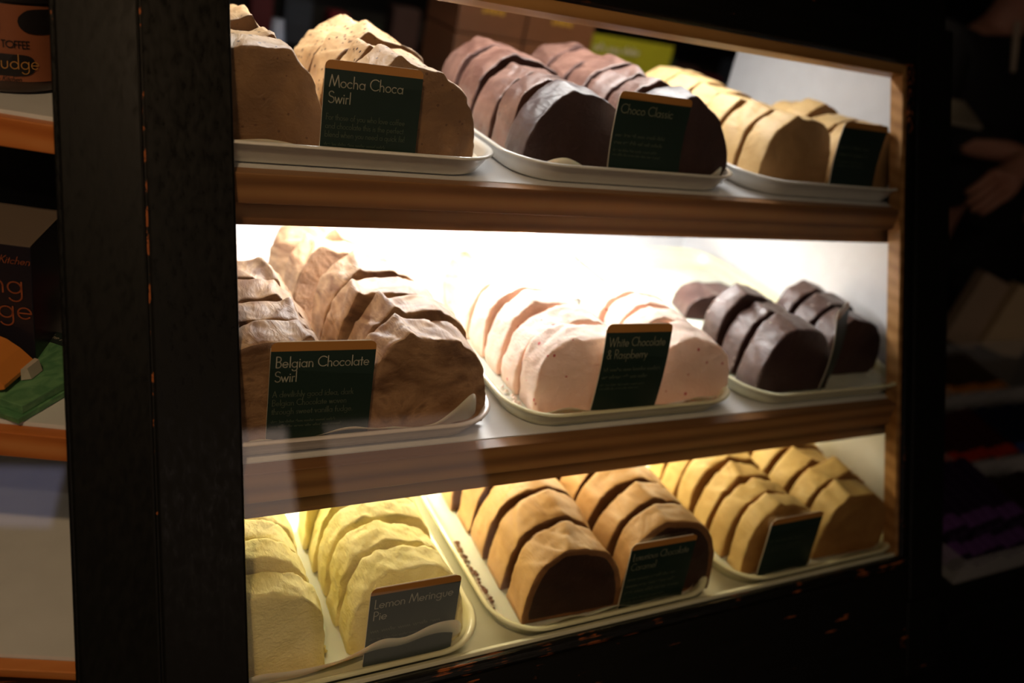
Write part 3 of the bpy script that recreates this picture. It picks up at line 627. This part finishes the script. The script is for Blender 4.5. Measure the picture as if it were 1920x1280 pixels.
# green flat box
gb = empty('gift_box', (-.183, .0715, .0313), R(-42)); tag(gb, 'flat green box reading drinking fudge on the middle left shelf', 'box')
M_GRN = fudge('green_box_card', (84,134,92), (112,160,112), rough=.5, swirl=40); M_GRND = plain('dark_green_band', (40,52,50), .5)
MB().box((-.12, .0, 0), (0, .135, .006)).go('box_base', M_GRN, gb, bevel=.0008)
MB().box((-.118, .007, .0062), (-.002, .133, .015)).go('box_lid', M_GRN, gb, bevel=.0008)
MB().box((-.118, .112, .0151), (-.002, .1325, .0154)).go('dark_band', M_GRND, gb)
mb = MB(); ca, sa = math.cos(R(14)), math.sin(R(14))
for ln, x, y_ in (('drinking', -.114, .044), ('fudge', -.092, .020)):
    st, _ = strokes(ln, .021, 0, 0, 1.0); ribbon(mb, st, .0012, lambda a, b: Vector((x + a*ca - b*sa + .2*b, y_ + a*sa + b*ca, .0157)))
mb.go('box_lettering', M_INK, gb)
mb = MB(); st, _ = strokes('Fudge Kitchen', .0075, -.085, .119); ribbon(mb, st, .0007, lambda a, b: Vector((a+.3*(b-.119), b, .0157)))
mb.go('band_lettering', M_CEDGE, gb)
# orange carton lying across it
oc = empty('carton', (-.212, .134, .0470), R(-21)); tag(oc, 'orange folded carton lying on the green box', 'carton')
M_ORG = plain('orange_card', (226,140,62), .5)
mb = MB(); pr = []
for i in range(13):
    a = i/12; pr.append((.012+.034*a, .004*math.sin(a*3.0) + .010*math.sin(a*math.pi)))
rr = [[(-.12, -.075+.0, 0)]]
vs = []; fs = []; nseg = 12
for i in range(nseg+1):
    u = i/nseg; x = -.11 + .140*u; zz = .026 + .008*math.sin(u*2.4) - (.022*(max(0, u-.7)/.3)**2)
    vs += [(x, -.026, zz), (x+.006, .024, zz), (x, -.026, .001 if u < .99 else zz-.004), (x+.006, .024, .001 if u < .99 else zz-.004)]
for i in range(nseg):
    a = i*4; b = a+4; fs += [(a, b, b+1, a+1), (a+2, a+3, b+3, b+2), (a, a+2, b+2, b), (a+1, b+1, b+3, a+3)]
fs += [(0,1,3,2), (nseg*4, nseg*4+2, nseg*4+3, nseg*4+1)]
MB().add(vs, fs).go('carton_body', M_ORG, oc)
MB().add([(.0335,.0,.0005),(.0365,.024,.0005),(.0365,.024,.012),(.0335,.0,.012),(.041,.004,.0005),(.044,.022,.0005),(.041,.022,.012),(.038,.003,.012)], [(0,1,2,3),(7,6,5,4),(0,4,5,1),(3,2,6,7),(0,3,7,4),(1,5,6,2)]).go('end_flap', plain('grey_white_flap', (196,184,170), .6), oc)
tag(MB().box((-.018,-.03,0), (.018,.03,.055)).go('carton', plain('crimson_card', (120,30,48), .5), loc=(-.112, .235, .0313), rot=(0,0,R(-20)), bevel=.001), 'crimson carton at the right behind the flat green box', 'carton')

# ---------------------------------------------------------------- counter and goods to the right
M_CNT = black_mat('black_counter', .50, (2, 50, 50), .5)
ct = MB().box((1.062, -.16, -.34), (3.2, .74, -.30)); ct.box((1.10, -.10, -.92), (3.15, .70, -.341)); tag(ct.go('counter', M_CNT, bevel=.004), 'black counter beside the display case', 'counter')
CZ = -.2997
def acr():
    m, nt, b = newmat('clear_acrylic'); b.inputs['Base Color'].default_value = (.8,.78,.75,1); b.inputs['Roughness'].default_value = .1; b.inputs['Alpha'].default_value = .16; return m
M_ACR = acr()
def bin_(x0, x1, y0, y1, z, h, label):
    mb = MB(); t = .003
    mb.box((x0,y0,z),(x1,y1,z+t)); mb.box((x0,y0,z+t),(x1,y0+t,z+h)); mb.box((x0,y1-t,z+t),(x1,y1,z+h*1.3)); mb.box((x0,y0+t,z+t),(x0+t,y1-t,z+h)); mb.box((x1-t,y0+t,z+t),(x1,y1-t,z+h))
    return tag(mb.go('acrylic_bin', M_ACR), label, 'bin', 'clear acrylic bins')
def fbar(x, y, z, L, col, name, label, group, yaw, pitch=0):
    o = empty('fudge_bar', (x, y, z), yaw); o.rotation_euler = (pitch, 0, yaw); tag(o, label, 'fudge bar', group)
    MB().box((-.012, 0, 0), (.012, L, .018)).go('wrapper', MBAR[col], o, bevel=.003)
    MB().box((-.0126, .012, -.0004), (.0126, .042, .0187)).go('sleeve_band', MBAR[col+'b'], o, bevel=.003)
    return o
MBAR = {}
for c, rgb, band in (('purple', (44,28,54), (104,64,126)), ('red', (60,22,20), (190,52,30)), ('blue', (26,30,52), (54,78,140)), ('orange', (52,34,20), (206,128,44)), ('green', (20,36,26), (46,104,60)), ('brown', (40,28,24), (128,80,56))):
    MBAR[c] = plain(c+'_wrapper', rgb, .35); MBAR[c+'b'] = plain(c+'_band', band, .4)
bin_(1.135, 1.62, -.105, .095, CZ, .05, 'clear acrylic bin of purple-banded bars nearest on the counter')
bin_(1.42, 2.05, .115, .32, CZ, .05, 'clear acrylic bin of red- and blue-banded bars')
bin_(1.72, 2.35, .35, .55, CZ, .05, 'clear acrylic bin of orange-banded bars at the back')
def row(col, x0, dx, n, y, z, words, layer=0):
    for i in range(n):
        fbar(x0+dx*i, y + .004*math.sin(i*2.1), z, .16, col, 'bar', '%s-banded fudge bar, %s from the left %s' % (col, ORD[i].replace('front', 'first'), words), '%s fudge bars' % col, R(2*math.sin(i*1.7)), R(9))
row('purple', 1.165, .031, 8, -.085, CZ+.006, 'in the nearest acrylic bin')
row('brown', 1.43, .031, 5, -.085, CZ+.006, 'in the nearest acrylic bin')
row('purple', 1.18, .034, 7, -.050, CZ+.036, 'lying on top in the nearest bin')
row('red', 1.46, .031, 8, .135, CZ+.006, 'in the middle acrylic bin')
row('blue', 1.72, .031, 8, .135, CZ+.006, 'in the middle acrylic bin')
row('orange', 1.76, .033, 8, .37, CZ+.006, 'in the rear acrylic bin')
row('green', 1.64, .033, 2, .40, CZ+.006, 'left of the rear acrylic bin')
# cream cartons leaning behind
M_CREAM = plain('cream_carton', (170,146,120), .6); M_CREAM2 = plain('pale_carton', (206,180,140), .6)
tag(MB().box((-.055,-.02,0), (.055,.02,.215)).go('carton', M_CREAM, loc=(2.16, .66, CZ-.0), rot=(R(-8), R(16), R(-20)), bevel=.002), 'tall dull cream carton tilted behind the bar bins', 'carton')
tag(MB().box((-.07,-.02,0), (.07,.02,.20)).go('carton', M_CREAM2, loc=(2.27, .60, CZ), rot=(R(-6), R(14), R(-20)), bevel=.002), 'pale cream carton at the right of the dull cream one', 'carton')

# ---------------------------------------------------------------- shelves seen through the open back
M_BRB = plain('brown_gift_board', (138,92,62), .45); M_GOLD = plain('gold_print', (236,186,70), .35)
tb = MB().box((-.3, 1.28, .10), (2.1, 1.62, .14)); tb.box((-.28,1.30,-.93), (-.22,1.6,.0995)); tb.box((2.02,1.30,-.93),(2.08,1.6,.0995)); tag(tb.go('back_table', M_DARK), 'dark side table behind the display case', 'table')
K = 1.0
def at(x, z, Y):   # carry a point seen on the y=1 plane out to depth Y along the same sight line
    c = cam.location; k = (Y-c.y)/(1.0-c.y); return (c.x+(x-c.x)*k, c.z+(z-c.z)*k)
Yb = 1.30
def giftbox(x0, x1, z0, z1, label, logo=None):
    (a, _), (b, _) = at(x0, 0, Yb), at(x1, 0, Yb)
    o = empty('gift_box', ((a+b)/2, Yb, z0)); tag(o, label, 'box', 'brown gift boxes behind the case'); hw = (b-a)/2-.002
    MB().box((-hw, 0, 0), (hw, .2, z1-z0-.003)).go('box_body', M_BRB, o, bevel=.002)
    mb = MB(); zc = (z1-z0)*.62
    mb.cyl((0, -.0012, zc), (0, .0, zc), .013, n=24); 
    for i in range(5): mb.box((-.03+i*.012, -.0012, zc-.030+.002*(i % 2)), (-.021+i*.012, 0, zc-.020+.002*(i % 3)))
    mb.go('gold_emblem', M_GOLD, o)
ZB = .1402
giftbox(.590, .748, ZB, .270, 'lower brown gift box with a gold emblem, left stack'); giftbox(.590, .748, .2705, .400, 'upper brown gift box with a gold emblem, left stack')
giftbox(.750, .920, ZB, .270, 'lower brown gift box, stack beside the yellow-green board'); giftbox(.750, .920, .2705, .400, 'upper brown gift box, stack beside the yellow-green board')
(a, _), (b, _) = at(.925, 0, 1.29), at(1.150, 0, 1.29)
gc = empty('display_board', ((a+b)/2, 1.30, ZB)); tag(gc, 'yellow-green notice board with white wording behind the case', 'sign')
MB().box((-(b-a)/2, 0, 0), ((b-a)/2, .006, .175)).go('board', plain('yellow_green_card', (168,168,36), .5), gc)
mb = MB(); ribbon(mb, scribble(3, .022, -(b-a)/2+.01, .135, .10), .005, lambda u, v: Vector((u, -.001, v))); ribbon(mb, scribble(5, .012, 0, .08, .12), .003, lambda u, v: Vector((u, -.001, v))); mb.go('board_wording', plain('white_print', (230,226,190), .6), gc)
tag(MB().cyl((0,0,0), (0,0,.085), .022, .014).go('bottle', plain('pale_blue_plastic', (170,180,200), .4), loc=(at(.235,0,1.4)[0], 1.4, ZB)), 'small pale blue bottle behind the mocha fudge', 'bottle')
# dark rear shelving with small red and green packets
rs = MB(); rs.box((-.6, 2.55, -.93), (4.2, 2.6, 1.3))
for z in (-.72, -.37, -.02, .36, .74): rs.box((-.6, 2.25, z), (4.2, 2.549, z+.02))
tag(rs.go('rear_shelving', M_DARK), 'dark shelving unit against the back of the shop', 'shelving')
cols = [plain('packet_%d' % i, c, .6) for i, c in enumerate(((150,34,50), (48,72,54), (84,60,58), (110,36,44), (60,68,84)))]
i = 0
for z in (-.37, -.02):
    x = .1
    while x < 3.9:
        wd = .06+.05*((i*7) % 5)/5; hgt = .12+.1*((i*3) % 4)/4
        o = MB().box((-wd/2, -.04, 0), (wd/2, .04, hgt)).go('packet', cols[i % 5], loc=(x, 2.36, z+.0205), bevel=.003)
        tag(o, '%s packet in the blurred row on the far shelving' % ('dark red', 'dark green', 'dull brown', 'maroon', 'slate')[i % 5], 'packet', '%s packets on the far shelving' % ('dark red', 'dark green', 'dull brown', 'maroon', 'slate')[i % 5])
        x += wd+.05; i += 1

# ---------------------------------------------------------------- shop assistant
M_SKIN = plain('skin', (186,132,108), .55, sss=.1); M_COAT = plain('black_clothing', (14,13,15), .85); M_ZIP = plain('pale_collar_piping', (180,160,135), .5)
def skin_obj(name, pts, edges, rad, mat, parent, root=0, sub=2):
    me = bpy.data.meshes.new(name); me.from_pydata([tuple(p) for p in pts], edges, []); me.materials.append(mat)
    o = bpy.data.objects.new(name, me); COL.objects.link(o); o.parent = parent
    s = o.modifiers.new('skin', 'SKIN'); s.use_smooth_shade = True
    for i, v in enumerate(me.skin_vertices[0].data):
        v.radius = rad[i] if isinstance(rad[i], tuple) else (rad[i], rad[i]); v.use_root = (i == root)
    u = o.modifiers.new('subdivision', 'SUBSURF'); u.levels = sub; u.render_levels = sub; return o
PX, PY, PZ = 2.20, 1.00, -.93
person = empty('person', (PX, PY, PZ)); tag(person, 'person in black clothing behind the counter, pale hand held low', 'person')
P = lambda x, y, z: (x-PX, y-PY, z-PZ)
# continuous body: pelvis, spine, neck, head, arms, legs
def hand_chain(pts, ed, rad, wi, tip, side):
    w_ = Vector(pts[wi]); t_ = Vector(tip); d = (t_-w_); L = d.length; d.normalize(); up = Vector((.25,-.5,.85)); acr_ = d.cross(up).normalized(); nrm = acr_.cross(d)
    m1 = len(pts); pts += [w_+d*L*.28, w_+d*L*.45]; ed += [(wi,m1),(m1,m1+1)]; rad += [(.040,.024), (.042,.022)]
    for i, (off, ln) in enumerate(((-.032,.80),(-.011,.92),(.011,.88),(.031,.72))):
        b = len(pts); base = w_+d*L*.45+acr_*off
        pts += [base, base+d*L*.24*ln+nrm*.004, base+d*L*.40*ln-nrm*.014, base+d*L*.48*ln-nrm*.034]; rad += [.0125,.0115,.0105,.009]; ed += [(m1+1,b),(b,b+1),(b+1,b+2),(b+2,b+3)]
    b = len(pts); q = acr_*side; pts += [w_+d*L*.22+q*.034-nrm*.01, w_+d*L*.42+q*.046-nrm*.02, w_+d*L*.58+q*.040-nrm*.03]; rad += [.015,.0125,.0105]; ed += [(m1,b),(b,b+1),(b+1,b+2)]
bp = [P(2.22,.97,.03), P(2.22,.99,.22), P(2.21,.98,.40), P(2.20,.95,.54), P(2.20,.93,.60), P(2.19,.90,.70), P(2.19,.90,.80),
    P(2.03,.97,.48), P(2.02,.93,.24), P(2.125,.68,.250), P(2.36,.90,.48), P(2.46,.88,.22), P(2.40,.73,.115),
    P(2.13,1.0,-.06), P(2.12,.98,-.46), P(2.12,1.02,-.87), P(2.31,1.0,-.06), P(2.32,.98,-.46), P(2.32,1.02,-.87), P(2.12,.92,-.90), P(2.32,.92,-.90)]
be = [(0,1),(1,2),(2,3),(3,4),(4,5),(5,6),(2,7),(7,8),(8,9),(2,10),(10,11),(11,12),(0,13),(13,14),(14,15),(0,16),(16,17),(17,18),(15,19),(18,20)]
br = [(.16,.12),(.14,.11),(.17,.12),(.07,.07),(.055,.055),(.082,.095),(.075,.088),(.062,.062),(.048,.048),(.030,.030),(.062,.062),(.048,.048),(.030,.030),(.09,.09),(.065,.065),(.045,.045),(.09,.09),(.065,.065),(.045,.045),(.035,.025),(.035,.025)]
hand_chain(bp, be, br, 9, P(1.945,.650,.105), -1)
hand_chain(bp, be, br, 12, P(2.30,.62,.03), 1)
body = skin_obj('body', bp, be, br, M_SKIN, person)
coat = skin_obj('jacket', [P(2.22,.97,-.02), P(2.22,.99,.22), P(2.21,.98,.42), P(2.20,.96,.50),
    P(2.03,.97,.47), P(2.02,.93,.24), P(2.14,.72,.262), P(2.36,.90,.47), P(2.46,.88,.22), P(2.41,.76,.125)],
    [(0,1),(1,2),(2,3),(2,4),(4,5),(5,6),(2,7),(7,8),(8,9)],
    [(.19,.145),(.17,.135),(.20,.145),(.085,.085),(.085,.085),(.068,.068),(.046,.046),(.085,.085),(.068,.068),(.046,.046)], M_COAT, person)
trs = skin_obj('trousers', [P(2.22,.98,.0), P(2.13,1.0,-.10), P(2.12,.98,-.46), P(2.12,1.02,-.82), P(2.31,1.0,-.10), P(2.32,.98,-.46), P(2.32,1.02,-.82)],
    [(0,1),(1,2),(2,3),(0,4),(4,5),(5,6)], [(.17,.13),(.11,.11),(.085,.085),(.065,.065),(.11,.11),(.085,.085),(.065,.065)], M_COAT, person)
hair = skin_obj('hair', [P(2.20,.93,.72), P(2.195,.925,.80), P(2.19,.915,.84)], [(0,1),(1,2)], [.085,.095,.085], plain('dark_hair', (36,26,20), .6), person)
mb = MB()
for a, b in (((2.09,.84,.56),(2.10,.80,.44)), ): mb.cyl(P(*a), P(*b), .010, .006, n=10)
mb.go('collar_piping', M_ZIP, person)
# face
fc = MB()
for dx in (-.03, .03): fc.cyl(P(2.19+dx-.03,.815,.755), P(2.19+dx-.03,.805,.755), .011, n=12, mi=1)
fc.cyl(P(2.155,.82,.735), P(2.150,.79,.715), .010, .014, n=10, mi=0); fc.cyl(P(2.135,.815,.68), P(2.175,.812,.68), .007, n=8, mi=2)
for dx in (-.085, .085): fc.cyl(P(2.19+dx,.90,.74), P(2.19+dx*1.12,.90,.74), .026, n=12, mi=0)
fc.go('face_features', [M_SKIN, plain('eye', (60,44,36), .3), plain('lip', (160,84,76), .5)], person, smooth=True)
tag(MB().box((-.045,-.06,0), (.045,.06,.012)).go('notepad', plain('pale_notepad', (150,140,120), .6), loc=(1.93, .79, .315), rot=(R(20), 0, R(-20))), 'pale notepad edge just right of the case frame', 'notepad')
